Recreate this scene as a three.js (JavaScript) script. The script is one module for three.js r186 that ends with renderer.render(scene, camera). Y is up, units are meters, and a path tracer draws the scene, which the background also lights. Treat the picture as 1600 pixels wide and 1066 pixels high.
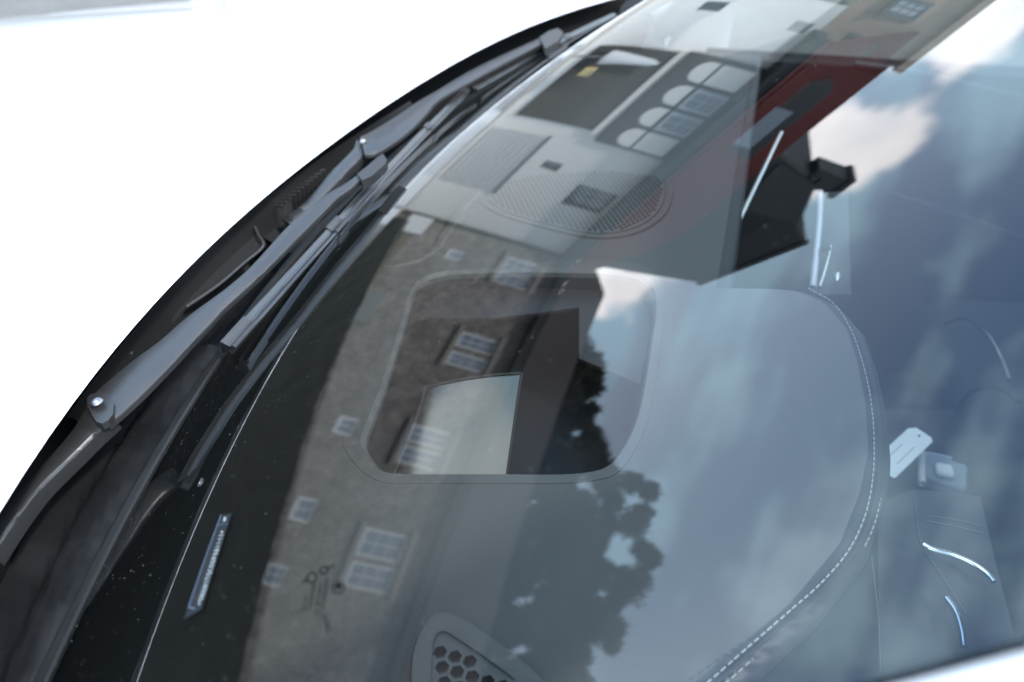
import * as THREE from 'three';
import { mergeGeometries, toCreasedNormals, mergeVertices } from 'three/addons/utils/BufferGeometryUtils.js';
import { RoundedBoxGeometry } from 'three/addons/geometries/RoundedBoxGeometry.js';
import { ImprovedNoise } from 'three/addons/math/ImprovedNoise.js';

// ---------------------------------------------------------------- camera, sky, sun, exposure
const V = (x, y, z) => new THREE.Vector3(x, y, z);
const LIFT = 1.0;                                   // height of the windscreen's lower edge above the ground
const scene = new THREE.Scene();
const EYE = V(0.39112, 0.31239 + LIFT, 0.76893), YAW = 0.32643, PITCH = 0.63568, ROLL = -0.01872, FPX = 1072.32;
const FWD = V(-Math.sin(YAW) * Math.cos(PITCH), -Math.sin(PITCH), -Math.cos(YAW) * Math.cos(PITCH));
const R0 = new THREE.Vector3().crossVectors(FWD, V(0, 1, 0)).normalize(), U0 = new THREE.Vector3().crossVectors(R0, FWD);
const RIGHT = R0.clone().multiplyScalar(Math.cos(ROLL)).addScaledVector(U0, Math.sin(ROLL));
const UP = R0.clone().multiplyScalar(-Math.sin(ROLL)).addScaledVector(U0, Math.cos(ROLL));
const camera = new THREE.PerspectiveCamera(2 * Math.atan(533 / FPX) * 180 / Math.PI, 1600 / 1066, 0.02, 600);
camera.position.copy(EYE);
camera.quaternion.setFromRotationMatrix(new THREE.Matrix4().makeBasis(RIGHT, UP, FWD.clone().negate()));
camera.focus = 0.46;
camera.userData.fStop = 5.6;
scene.add(camera);

const noise = new ImprovedNoise();
function fbm(x, y, z, n = 5) { let a = 0, s = 0.5, f = 1; for (let i = 0; i < n; i++) { a += s * noise.noise(x * f, y * f, z * f); s *= 0.5; f *= 2.03; } return a; }
const clamp = (x, a = 0, b = 1) => Math.min(b, Math.max(a, x));
const smooth = (a, b, x) => { const t = clamp((x - a) / (b - a)); return t * t * (3 - 2 * t); };
const mix = (a, b, t) => a + (b - a) * t;

function makeSky() {                                // blue sky with broken cloud
  const W = 1024, H = 512, d = new Float32Array(W * H * 4);
  for (let j = 0; j < H; j++) for (let i = 0; i < W; i++) {
    const el = ((j + 0.5) / H - 0.5) * Math.PI, th = ((i + 0.5) / W - 0.5) * 2 * Math.PI;
    const c = Math.cos(el), x = c * Math.cos(th), y = Math.sin(el), z = c * Math.sin(th);
    const e = Math.max(el, 0) * 180 / Math.PI;
    const az = Math.atan2(-x, -z) * 180 / Math.PI;
    const k = smooth(2, 55, e);
    let r = mix(0.72, 0.15, k), g = mix(0.88, 0.28, k), b = mix(1.14, 0.56, k);
    const q = 1 / (y + 0.35);                        // flat cloud layer seen in perspective
    const n = fbm(x * q * 1.5 + 3.1, 1.7, z * q * 1.5 - 2.2, 6) + 0.45 * fbm(x * q * 4 + 9, 5.5, z * q * 4, 4);
    const streak = fbm((x * 0.5 - z * 0.85) * q * 1.3, 8.2, (z * 0.5 + x * 0.85) * q * 8, 5);
    const cl = (a0, e0, sa, se, h) => h * Math.exp(-(((az - a0) / sa) ** 2) - ((e - e0) / se) ** 2);
    const lump = cl(23, 25, 4.2, 4.2, 1) + cl(19, 29.5, 3.6, 3, 0.85) + cl(7, 25.5, 6.5, 4.5, 1.15) + cl(-7, 29, 12, 10, 0.8) + cl(40, 18, 4.5, 4.5, 0.85) + cl(100, 30, 22, 12, 0.75) + cl(-60, 35, 24, 14, 0.8) + cl(170, 40, 40, 16, 0.8);
    const soft = cl(50, 33, 7, 4.5, 0.30) + cl(66, 39, 8, 5.5, 0.42) + cl(64, 56, 12, 7, 0.25) + cl(44, 27, 5, 5, 0.34) + cl(13, 31, 8, 6, 0.5) - cl(29, 37, 6, 4, 0.22) - cl(42, 43, 7, 4, 0.2);
    const fine = fbm(x * q * 9, 2.5, z * q * 9, 5);
    const addedCloud = smooth(64, 78, e);  // overhead cloud added so that the projector mirror comes out pale
    const hard = smooth(0.42, 0.68, lump + addedCloud * 0.9 + 0.62 * n + 0.55 * fine) * (0.92 + 0.5 * fine);
    const midc = fbm(x * q * 3.2 - 4, 6.6, z * q * 3.2 + 1, 5);
    const thin = clamp(0.3 + 0.7 * n + 2.6 * midc + 3.0 * streak + 1.0 * fine + soft, 0, 1.25);
    r = mix(r, 0.53, thin); g = mix(g, 0.80, thin); b = mix(b, 1.10, thin);
    const up = 1 + 0.4 * n;
    r = mix(r, 1.55 * up, hard); g = mix(g, 1.57 * up, hard); b = mix(b, 1.74 * up, hard);
    r *= 1.5; g *= 1.46; b *= 1.36;
    d.set([r, g, b, 1], (j * W + i) * 4);
  }
  const t = new THREE.DataTexture(d, W, H, THREE.RGBAFormat, THREE.FloatType);
  t.mapping = THREE.EquirectangularReflectionMapping; t.magFilter = THREE.LinearFilter; t.minFilter = THREE.LinearFilter; t.needsUpdate = true;
  return t;
}
scene.background = makeSky(); scene.environment = scene.background;

const sun = new THREE.DirectionalLight(new THREE.Color(1, 0.95, 0.88), 2.0);
sun.position.set(6.9, 8.9, 3.6); sun.target.position.set(0, 1, 0);
sun.castShadow = true; sun.shadow.radius = 9; sun.shadow.mapSize.set(2048, 2048);
Object.assign(sun.shadow.camera, { left: -20, right: 20, top: 20, bottom: -20, near: 0.1, far: 60 });
scene.add(sun, sun.target);

const renderer = new THREE.WebGLRenderer({ antialias: true });
renderer.setSize(1024, 682);
renderer.toneMapping = THREE.LinearToneMapping;
renderer.toneMappingExposure = 2.15;
renderer.shadowMap.enabled = true;

// ---------------------------------------------------------------- helpers
let seed = 7;
const rnd = () => { seed = (seed * 1664525 + 1013904223) >>> 0; return seed / 4294967296; };
const lin = (r, g, b) => new THREE.Color().setRGB(r, g, b);
const std = (c, roughness, more = {}) => new THREE.MeshStandardMaterial({ color: Array.isArray(c) ? lin(...c) : lin(c, c, c), roughness, side: THREE.DoubleSide, ...more });
const phys = (c, roughness, more = {}) => new THREE.MeshPhysicalMaterial({ color: Array.isArray(c) ? lin(...c) : lin(c, c, c), roughness, side: THREE.DoubleSide, ...more });
const used = {};
function numbered(n) { const k = used[n] = (used[n] ?? -1) + 1; return k ? n + '_' + String(k).padStart(3, '0') : n; }
function thing(name, label, category, group) { const o = new THREE.Group(); o.name = numbered(name); o.userData = { label, category }; if (group) o.userData.group = group; scene.add(o); return o; }
function part(parent, name, geo, mat, label) {
  const m = new THREE.Mesh(geo, mat); m.name = name; m.castShadow = m.receiveShadow = true; if (label) m.userData.label = label; parent.add(m); return m;
}
function structure(name, geo, mat) { const m = part(scene, name, geo, mat); m.userData.kind = 'structure'; return m; }
function clean(list) { return mergeGeometries(list.map((g) => { const q = g.index ? g.toNonIndexed() : g; for (const k of Object.keys(q.attributes)) if (!['position', 'normal', 'uv'].includes(k)) q.deleteAttribute(k); if (!q.attributes.uv) q.setAttribute('uv', new THREE.BufferAttribute(new Float32Array(q.attributes.position.count * 2), 2)); return q; })); }
function crease(g, deg = 35) { return toCreasedNormals(g, deg * Math.PI / 180); }
const box = (x0, x1, y0, y1, z0, z1) => { const g = new THREE.BoxGeometry(Math.abs(x1 - x0), Math.abs(y1 - y0), Math.abs(z1 - z0)); g.translate((x0 + x1) / 2, (y0 + y1) / 2, (z0 + z1) / 2); return g; };
// a lofted skin through rings of points
function loft(rings, { closed = false, caps = false, deg = 35 } = {}) {
  const n = rings[0].length, pos = [], uv = [], idx = [];
  rings.forEach((r, i) => r.forEach((p, j) => { pos.push(p.x, p.y, p.z); uv.push(j / (n - 1), i / (rings.length - 1)); }));
  const m = closed ? n : n - 1;
  for (let i = 0; i + 1 < rings.length; i++) for (let j = 0; j < m; j++) {
    const a = i * n + j, b = i * n + (j + 1) % n, c = a + n, d = b + n;
    idx.push(a, b, c, b, d, c);
  }
  if (caps) for (const i of [0, rings.length - 1]) { for (let j = 1; j + 1 < n; j++) idx.push(i * n, i * n + j, i * n + j + 1); }
  const g = new THREE.BufferGeometry();
  g.setAttribute('position', new THREE.Float32BufferAttribute(pos, 3)); g.setAttribute('uv', new THREE.Float32BufferAttribute(uv, 2)); g.setIndex(idx);
  g.computeVertexNormals();
  return deg ? crease(g, deg) : g;
}
// a flat-topped bar between two edge lines, with rounded shoulders and a real thickness
function plate(L, R, th, bev = 0.0015) {
  const rings = L.map((l, i) => {
    const r = R[i], i0 = Math.max(0, i - 1), i1 = Math.min(L.length - 1, i + 1);
    const along = L[i1].clone().sub(L[i0]).add(R[i1]).sub(R[i0]).normalize(), across = r.clone().sub(l), w = across.length(); across.normalize();
    const up = new THREE.Vector3().crossVectors(across, along).normalize(); if (up.y < 0) up.negate();
    const at = (a, b) => l.clone().addScaledVector(across, a).addScaledVector(up, b);
    return [at(0, -th), at(0, -bev * 1.2), at(bev * 0.3, -bev * 0.35), at(bev, 0), at(w - bev, 0), at(w - bev * 0.3, -bev * 0.35), at(w, -bev * 1.2), at(w, -th)];
  });
  return loft(rings, { closed: true, caps: true, deg: 50 });
}
function densify(pts, n = 6) { return new THREE.CatmullRomCurve3(pts, false, 'centripetal').getPoints((pts.length - 1) * n); }
const tube = (pts, r, n = 60, m = 10) => new THREE.TubeGeometry(new THREE.CatmullRomCurve3(pts, false, 'centripetal'), n, r, m, false);
function flat(pts, th) {                             // a panel with outline pts (roughly level), th thick, top at the points
  const c = pts.reduce((a, p) => a.add(p), V(0, 0, 0)).multiplyScalar(1 / pts.length);
  const sh = new THREE.Shape(pts.map((p) => new THREE.Vector2(p.x - c.x, -(p.z - c.z))));
  const g = new THREE.ExtrudeGeometry(sh, { depth: th, bevelEnabled: false });
  g.rotateX(-Math.PI / 2); g.translate(c.x, c.y - th, c.z);
  return g;
}
// the line of sight through a spot of the picture (1600 x 1066) and where it meets a level plane or the windscreen
function ray(px, py) { return FWD.clone().addScaledVector(RIGHT, (px - 800) / FPX).addScaledVector(UP, -(py - 533) / FPX).normalize(); }
function lv(px, py, y) { const d = ray(px, py); return EYE.clone().addScaledVector(d, (y + LIFT - EYE.y) / d.y); }
function upright(px, py, axis, at) { const d = ray(px, py); return EYE.clone().addScaledVector(d, (at - EYE[axis]) / d[axis]); }

const seg = (a, n = 6) => densify(a.map(([x, y, h]) => lv(x, y, h)), n);
// windscreen: x as a function of height h above the lower edge and of z across the car
const G = { a: 0.26364, a4: 0.07643, e: -0.02707, k: 1.80724, c: -0.21269, m: -0.04609 };
const gx = (h, z) => G.a * z * z + G.a4 * z ** 4 + G.k * h + G.c * h * h + G.m * z * z * h;
const gy = (h, z) => h - G.e * z * z;
function gN(h, z) { const gh = G.k + 2 * G.c * h + G.m * z * z, gz = 2 * G.a * z + 4 * G.a4 * z ** 3 + 2 * G.m * z * h; return V(-1, gh, gz + gh * 2 * G.e * z).normalize(); }
const gP = (h, z, off = 0) => V(gx(h, z), gy(h, z) + LIFT, z).addScaledVector(gN(h, z), off);
function gHit(px, py) {                              // (h, z) on the windscreen
  const d = ray(px, py), f = (t) => { const P = EYE.clone().addScaledVector(d, t), h = P.y - LIFT + G.e * P.z * P.z; return P.x - gx(h, P.z); };
  let t0 = 0.12, f0 = f(t0), t = t0;
  for (t = 0.13; t < 2.5; t += 0.01) { const f1 = f(t); if (f0 * f1 < 0) break; t0 = t; f0 = f1; }
  let a = t0, b = t; for (let i = 0; i < 40; i++) { const m = (a + b) / 2; if (f(m) * f0 > 0) a = m; else b = m; }
  const P = EYE.clone().addScaledVector(d, a); return [P.y - LIFT + G.e * P.z * P.z, P.z];
}
const gl = (px, py, off = 0) => gP(...gHit(px, py), off);
const zEdge = (h) => 0.765 - 0.48 * h;
const xb = (z) => gx(0, z), yb = (z) => gy(0, z);
const xh = (z) => -0.043 + 0.207 * z * z + 0.221 * z ** 4, yh = (z) => 0.035 + 0.03 * z * z;

function dataTex(w, h, f, srgb) {
  const d = new Uint8Array(w * h * 4);
  for (let j = 0; j < h; j++) for (let i = 0; i < w; i++) { const v = f(i / w, j / h); const [r, g, b] = Array.isArray(v) ? v : [v, v, v]; d.set([clamp(r) * 255, clamp(g) * 255, clamp(b) * 255, 255], (j * w + i) * 4); }
  const t = new THREE.DataTexture(d, w, h); t.wrapS = t.wrapT = THREE.RepeatWrapping; t.magFilter = THREE.LinearFilter; t.minFilter = THREE.LinearFilter; if (srgb) t.colorSpace = THREE.SRGBColorSpace; t.needsUpdate = true; return t;
}
const tiled = (u, v, f, s = 0) => fbm(Math.cos(u * 6.283) * f + 5 + s, Math.sin(u * 6.283) * f, Math.cos(v * 6.283) * f + 9, 4) + fbm(Math.sin(v * 6.283) * f + s, Math.cos(u * 6.283) * f * 1.3, Math.sin(u * 6.283) * f, 3) * 0.5;
function metres(g, s = 1, plane = 'xz') { const p = g.attributes.position, uv = new Float32Array(p.count * 2); for (let i = 0; i < p.count; i++) { uv[2 * i] = (plane[0] === 'x' ? p.getX(i) : p.getZ(i)) * s; uv[2 * i + 1] = (plane[1] === 'z' ? p.getZ(i) : p.getY(i)) * s; } g.setAttribute('uv', new THREE.BufferAttribute(uv, 2)); return g; }

// ---------------------------------------------------------------- materials
const grain = dataTex(256, 256, (u, v) => 0.5 + 0.5 * noise.noise(u * 64, v * 64, 3.3) * 0.8 + 0.25 * noise.noise(u * 128, v * 128, 1.2));
const rough = dataTex(512, 512, (u, v) => 0.42 + 0.5 * fbm(u * 6, v * 16, 4.4, 5));
const M = {
  paint: phys(0.88, 0.45, { clearcoat: 1, clearcoatRoughness: 0.05 }),
  cowl: std([0.014, 0.0145, 0.016], 1, { roughnessMap: rough, bumpMap: grain, bumpScale: 0.00012 }),
  seal: std(0.02, 0.42), black: std(0.006, 0.75), rubber: std(0.01, 0.6),
  frit: phys(0.004, 0.5, { specularIntensity: 0.2 }),
  arm: phys([0.024, 0.024, 0.025], 0.42, { bumpMap: grain, bumpScale: 0.00003, ior: 1.75 }),
  blade: phys([0.02, 0.02, 0.021], 0.3, { ior: 1.8, clearcoat: 0.3, clearcoatRoughness: 0.25 }),
  rivet: std(0.35, 0.25, { metalness: 0.9 }),
  chrome: std(0.8, 0.12, { metalness: 1 }),
  padfar: std([0.05, 0.05, 0.05], 0.7, { bumpMap: grain, bumpScale: 0.0002 }), pad: std([0.062, 0.062, 0.062], 0.65, { bumpMap: grain, bumpScale: 0.0002 }), dashfar: std([0.088, 0.0875, 0.086], 0.7, { bumpMap: grain, bumpScale: 0.0002 }), dash: std([0.088, 0.0875, 0.086], 0.7, { bumpMap: grain, bumpScale: 0.0002 }),
  smoothleather: std([0.022, 0.023, 0.025], 0.55), leather: std([0.022, 0.023, 0.025], 0.6, { bumpMap: grain, bumpScale: 0.0003 }),
  bezel: std([0.088, 0.0875, 0.086], 0.55),
  dark: std(0.012, 0.6), well: std([0.01, 0.009, 0.0095], 0.5),
  hudmirror: std([0.115, 0.12, 0.12], 0.16, { metalness: 1 }),
  pale: std([0.62, 0.62, 0.6], 0.6), stitch: std([0.28, 0.29, 0.29], 0.8),
  screen: phys(0.008, 0.15, { clearcoat: 1 }),
  glass: new THREE.MeshPhysicalMaterial({ color: lin(0.78, 0.82, 0.81), transmission: 1, thickness: 0, roughness: 0, ior: 1.8, side: THREE.DoubleSide }),
  tinted: new THREE.MeshPhysicalMaterial({ color: lin(0.38, 0.42, 0.42), transmission: 1, thickness: 0, roughness: 0, ior: 1.5, side: THREE.DoubleSide }), dust: std([0.3, 0.29, 0.28], 1),
};

// ---------------------------------------------------------------- ground
const asphaltT = dataTex(256, 256, (u, v) => { const n = 0.5 + 0.9 * tiled(u, v, 2.5) * 0.4 + 0.25 * noise.noise(u * 60, v * 60, 8.8); const c = 0.44 + 0.16 * (n - 0.5); return [c, c * 0.99, c * 0.96]; }, true);
const groundG = new THREE.PlaneGeometry(700, 700); groundG.rotateX(-Math.PI / 2); metres(groundG, 0.4);
structure('ground', groundG, std(1, 0.95, { map: asphaltT }));
const paveT = dataTex(512, 512, (u, v) => { const i = Math.floor(u * 8), j = Math.floor(v * 8 + (i % 2) * 0.5), f = Math.sin(i * 12.9 + j * 78.2) * 43758.5, r = f - Math.floor(f); const gapU = (u * 8) % 1, gapV = (v * 8 + (i % 2) * 0.5) % 1; const gap = gapU < 0.05 || gapV < 0.05 ? 0.75 : 1; const c = (0.56 + 0.1 * r + 0.12 * noise.noise(u * 40, v * 40, 2)) * gap; return [c * 1.02, c * 0.985, c * 0.93]; }, true);
{
  const p = box(-24, 12, 0, 0.12, -14, -8.2); metres(p, 0.3);
  structure('pavement', p, std(1, 0.9, { map: paveT }));
}

// ---------------------------------------------------------------- the car
const car = thing('white_car', 'white car with black wipers parked on the grey street, its windscreen mirroring houses and sky', 'car');
const bodyX = (z) => -1.75 + 0.15 * (Math.abs(z) / 0.75) ** 5.36;
function bodyY(x, z) {
  const za = Math.min(Math.abs(z), 0.8), r = xh(Math.sign(z) * za), s = clamp((r - x) / (r - bodyX(za)));
  return mix(yh(za), -0.075, s) - 0.08 * Math.max(0, Math.abs(z) - 0.8) ** 1.5 - 0.012 * Math.sin(Math.PI * clamp(s)) * -0.2;
}
{ // hood
  const rings = [];
  for (let i = 0; i <= 60; i++) { const z = -0.8 + 1.6 * i / 60, r = [];
    const x0 = xh(z), x1 = bodyX(z) + 0.02;
    r.push(V(x0 - 0.012, yh(z) - 0.004 + LIFT, z), V(x0 - 0.004, yh(z) - 0.0026 + LIFT, z), V(x0 - 0.0012, yh(z) - 0.0016 + LIFT, z), V(x0 - 0.0004, yh(z) - 0.0009 + LIFT, z), V(x0 - 0.0016, yh(z) - 0.0003 + LIFT, z));
    for (let j = 0; j <= 40; j++) { const x = mix(x0 - 0.006, x1, j / 40); r.push(V(x, bodyY(x, z) + LIFT, z)); }
    r.push(V(x1 - 0.03, bodyY(x1, z) - 0.1 + LIFT, z), V(x1 - 0.01, bodyY(x1, z) - 0.35 + LIFT, z)); rings.push(r); }
  part(car, 'hood', loft(rings, { deg: 60 }), M.paint);
  const seal = [], lip = [];
  for (let i = 0; i <= 60; i++) { const z = -0.78 + 1.56 * i / 60; seal.push([V(xh(z) - 0.006, yh(z) - 0.0035 + LIFT, z), V(xh(z) - 0.02, yh(z) - 0.010 + LIFT, z), V(xh(z) - 0.034, yh(z) - 0.018 + LIFT, z), V(xh(z) - 0.046, yh(z) - 0.032 + LIFT, z), V(xh(z) - 0.05, yh(z) - 0.06 + LIFT, z), V(xh(z) - 0.055, yh(z) - 0.4 + LIFT, z)]); }
  part(car, 'hood_seal', loft(seal), M.seal);
}
for (const s of [-1, 1]) { // fenders
  const rings = [];
  for (let i = 0; i <= 50; i++) { const w = i / 50, r = [];
    for (let j = 0; j <= 10; j++) { const za = mix(0.804, 0.97, j / 10), x = mix(0.34, bodyX(za) + 0.02, w), xx = x; r.push(V(xx, bodyY(xx, s * za) + LIFT - 0.0005, s * za)); }
    const b = r[r.length - 1]; r.push(b.clone().add(V(0, -0.03, s * 0.012)), b.clone().add(V(0, -0.12, s * 0.02)), b.clone().add(V(0, -0.45, s * 0.02))); rings.push(r); }
  part(car, 'fender', loft(rings, { deg: 60 }), M.paint);
}
// cowl: the plastic trough between hood and glass
{
  const rings = [];
  for (let i = 0; i <= 150; i++) { const z = -0.79 + 1.58 * i / 150, gap = xb(z) - xh(z), r = [];
    for (let j = 0; j <= 22; j++) {
      const t = j / 22 * 1.9 - 0.12;                 // 0 at the glass, 1 below the hood edge
      let y = yb(z) - 0.006 - 0.02 * smooth(-0.1, 0.55, t) - 0.012 * smooth(0.95, 1.25, t) + 0.004 * Math.exp(-(((t - 0.62) / 0.16) ** 2));
      const pocket = smooth(0.42, 0.415, z) * smooth(0.262, 0.275, z) * smooth(0.46, 0.56, t) * smooth(1.6, 1.45, t);
      y -= 0.018 * pocket;
      const hole = smooth(0.262, 0.255, z) * smooth(0.175, 0.19, z) * smooth(0.5, 0.6, t);
      y -= 0.06 * hole;
      const far = smooth(0.10, -0.05, z) * smooth(0.55, 0.8, t); y -= 0.045 * far;
      r.push(V(xb(z) - t * gap * 1.12, y + LIFT, z));
    }
    rings.push(r); }
  const g = loft(rings, { deg: 40 }); metres(g, 3.1);
  part(car, 'cowl_panel', g, M.cowl);
  const lip = []; // thin raised rubber edge that meets the glass
  for (let i = 0; i <= 120; i++) { const z = -0.79 + 1.58 * i / 120, x = xb(z), y = yb(z) + LIFT; lip.push([V(x - 0.008, y - 0.008, z), V(x - 0.0065, y - 0.001, z), V(x - 0.004, y + 0.0012, z), V(x - 0.001, y + 0.0016, z), V(x + 0.001, y + 0.0025, z), V(x + 0.002, y + 0.001, z)]); }
  part(car, 'cowl_seal', loft(lip, { deg: 60 }), std(0.02, 0.42));
  // smooth strip below the hood edge and the shallow pocket beside it
  const up = seg([[96, 662, 0.016], [150, 588, 0.018], [215, 508, 0.02], [330, 382, 0.022], [425, 302, 0.022], [510, 240, 0.022], [640, 158, 0.02]]), dn = seg([[118, 655, 0.004], [172, 585, 0.004], [214, 532, 0.004], [330, 410, 0.003], [428, 326, 0.002], [512, 262, 0.002], [650, 176, 0.002]]);
  part(car, 'cowl_strip', loft(up.map((p, i) => [p, p.clone().lerp(dn[i], 0.3).add(V(0, 0.003, 0)), p.clone().lerp(dn[i], 0.8).add(V(0, 0.002, 0)), dn[i], dn[i].clone().add(V(0, -0.03, 0))]), { deg: 50 }), std(0.024, 0.42, { bumpMap: grain, bumpScale: 0.0001 }));
  const rim = [[204, 556, 0.0], [207, 530, 0.0], [214, 506, 0.0], [250, 474, 0.0], [320, 412, 0.0], [392, 352, 0.0], [404, 368, -0.001], [411, 384, -0.002], [380, 412, -0.002], [340, 446, -0.002], [290, 480, -0.002]];
  part(car, 'cowl_rim', tube(rim.map(([a, b, c]) => lv(a, b, c)), 0.0015, 120, 8), std(0.06, 0.35));
  part(car, 'cowl_pocket', crease(flat([[216, 508], [250, 477], [320, 415], [392, 355], [408, 384], [340, 442], [290, 478], [205, 556]].map(([a, b]) => lv(a, b, -0.008)), 0.004), 30), std(0.03, 0.5, { bumpMap: grain, bumpScale: 0.0001 }));
  // ribbed air intake under the hood edge
  const vent = [];
  for (let k = 0; k < 11; k++) { const f = k / 10, p = lv(mix(428, 498, f), mix(322, 268, f), 0.004), q = lv(mix(442, 509, f), mix(333, 277, f), -0.004); const c = p.clone().add(q).multiplyScalar(0.5); const b = new RoundedBoxGeometry(p.distanceTo(q), 0.012, 0.0042, 2, 0.001); b.rotateY(Math.atan2(-(q.z - p.z), q.x - p.x)); b.translate(c.x, c.y, c.z); part(car, 'vent_rib', b, M.seal); }
  const under = []; for (let i = 0; i <= 20; i++) { const z = 0.0 + 0.25 * i / 20; under.push([V(xh(z) - 0.03, yh(z) - 0.05 + LIFT, z), V(xh(z) + 0.028, yb(z) - 0.045 + LIFT, z)]); }
  part(car, 'vent_tray', loft(under), M.black);
}
// windscreen
{
  const NZ = 140, NH = 90, HT = 0.42, pos = [], nor = [], uv = [], idx = [];
  for (let j = 0; j <= NH; j++) for (let i = 0; i <= NZ; i++) { const h = HT * j / NH, z = zEdge(h) * (2 * i / NZ - 1), P = gP(h, z), n = gN(h, z); pos.push(P.x, P.y, P.z); nor.push(n.x, n.y, n.z); uv.push(z, h); }
  for (let j = 0; j < NH; j++) for (let i = 0; i < NZ; i++) { const a = j * (NZ + 1) + i; idx.push(a, a + 1, a + NZ + 1, a + 1, a + NZ + 2, a + NZ + 1); }
  const g = new THREE.BufferGeometry(); g.setAttribute('position', new THREE.Float32BufferAttribute(pos, 3)); g.setAttribute('normal', new THREE.Float32BufferAttribute(nor, 3)); g.setAttribute('uv', new THREE.Float32BufferAttribute(uv, 2)); g.setIndex(idx);
  const ws = part(car, 'windscreen', g, M.glass); ws.castShadow = false;
  // black printed border with a toothed edge, behind the glass
  const b = [], NT = 2300; const frit = [];
  for (let i = 0; i <= NT; i++) { const z = -0.75 + 1.5 * i / NT, hf = 0.0695 + 0.012 * (1 - smooth(0.25, 0.68, Math.abs(z))) * 0 + (i % 2 ? 0.001 : -0.001); const r = []; for (let k = 0; k <= 4; k++) r.push(gP(-0.004 + (hf + 0.004) * k / 4, z, -0.003)); frit.push(r); }
  part(ws, 'printed_border', loft(frit, { deg: 0 }), M.frit);
  for (const s of [-1, 1]) { const r = []; for (let i = 0; i <= 60; i++) { const h = 0.06 + 0.36 * i / 60; r.push([gP(h, s * (zEdge(h) - 0.003), -0.003), gP(h, s * zEdge(h), -0.003)]); } part(ws, 'side_border', loft(r, { deg: 0 }), M.frit); }
  // identification plate in its window at the lower edge of the glass
  const cv = document.createElement('canvas'); cv.width = 1024; cv.height = 96; const x = cv.getContext('2d');
  x.fillStyle = '#3b3d43'; x.fillRect(0, 0, 1024, 96); x.fillStyle = '#8790ae'; x.fillRect(0, 0, 1024, 6); x.fillRect(905, 8, 4, 88);
  x.fillStyle = '#ffffff'; x.font = 'bold 44px monospace'; x.textBaseline = 'middle';
  const chars = '*VRUA1TGC00P081117*'; for (let i = 0; i < chars.length; i++) x.fillText(chars[i], 800 - (18 - i) * 41, 72);
  x.font = 'bold 34px sans-serif'; x.save(); x.translate(940, 52); x.rotate(0); x.fillText('WY', 0, 0); x.restore();
  const vt = new THREE.CanvasTexture(cv); vt.colorSpace = THREE.SRGBColorSpace;
  const c = [gHit(283, 965), gHit(341, 802), gHit(358, 800), gHit(310, 950)];
  const rows = [], uvs = []; for (let i = 0; i <= 20; i++) { const t = i / 20, r = []; for (let k = 0; k <= 2; k++) { const s = k / 2, h = mix(mix(c[0][0], c[1][0], t), mix(c[3][0], c[2][0], t), s), z = mix(mix(c[0][1], c[1][1], t), mix(c[3][1], c[2][1], t), s); r.push(gP(h, z, -0.0015)); uvs.push(t, 1 - s); } rows.push(r); }
  const pl = mergeVertices(loft(rows, { deg: 0 })); pl.setAttribute('uv', new THREE.Float32BufferAttribute(uvs, 2));
  part(ws, 'identification_plate', pl, phys(1, 0.6, { map: vt, specularIntensity: 0.1 }), 'small dark plate with a row of white characters in the black border');
  // stamp printed on the glass
  const sv = document.createElement('canvas'); sv.width = 256; sv.height = 384; const y = sv.getContext('2d'); y.fillStyle = '#000'; y.fillRect(0, 0, 256, 384); y.strokeStyle = y.fillStyle = '#fff';
  y.lineWidth = 7; y.beginPath(); y.arc(60, 150, 24, 0, 7); y.stroke(); y.beginPath(); y.arc(112, 112, 18, 0, 7); y.stroke(); y.beginPath(); y.moveTo(130, 100); y.lineTo(160, 84); y.stroke(); y.beginPath(); y.moveTo(36, 160); y.lineTo(16, 178); y.stroke();
  for (const [lx, y0, y1] of [[72, 180, 340], [104, 165, 320], [130, 150, 290], [46, 240, 330]]) { y.save(); for (let q = y0; q < y1; q += 11) { y.fillRect(lx + (rnd() * 4 | 0), q, 11, 4 + (rnd() * 5 | 0)); } y.restore(); }
  y.lineWidth = 5; y.beginPath(); y.arc(196, 190, 26, 0, 7); y.stroke(); y.beginPath(); y.arc(196, 184, 13, 0, 7); y.fill(); y.fillStyle = '#ccc'; y.fillRect(20, 340, 22, 12);
  const st = new THREE.CanvasTexture(sv);
  const d = [gHit(452, 985), gHit(480, 855), gHit(560, 860), gHit(540, 990)], r2 = [], u2 = [];
  for (let i = 0; i <= 8; i++) { const t = i / 8, r = []; for (let k = 0; k <= 8; k++) { const s = k / 8, h = mix(mix(d[0][0], d[1][0], t), mix(d[3][0], d[2][0], t), s), z = mix(mix(d[0][1], d[1][1], t), mix(d[3][1], d[2][1], t), s); r.push(gP(h, z, 0.0004)); u2.push(s, t); } r2.push(r); }
  const sg = mergeVertices(loft(r2, { deg: 0 })); sg.setAttribute('uv', new THREE.Float32BufferAttribute(u2, 2));
  part(ws, 'glass_stamp', sg, phys(0.004, 0.9, { specularIntensity: 0, alphaMap: st, transparent: true, depthWrite: false }), 'small dark stamp of lines and circles printed on the glass').castShadow = false;
  // dust grains lying on the glass
  const specks = [], sp = new THREE.OctahedronGeometry(1, 0);
  const inst = new THREE.InstancedMesh(sp, M.dust, 4200), mt = new THREE.Matrix4(), q = new THREE.Quaternion(); let n = 0;
  while (n < 4200) { const z = mix(-0.55, 0.74, rnd()), h = rnd() ** 1.7 * 0.22; const s = 0.00009 + 0.00014 * rnd() ** 3 + (rnd() < 0.006 ? 0.00014 : 0); const P = gP(h, z, 0.0001); mt.compose(P, q.setFromEuler(new THREE.Euler(rnd() * 6, rnd() * 6, 0)), V(s, s * 0.6, s)); inst.setMatrixAt(n++, mt); }
  inst.name = 'dust'; inst.userData.kind = 'stuff'; ws.add(inst);
}
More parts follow.
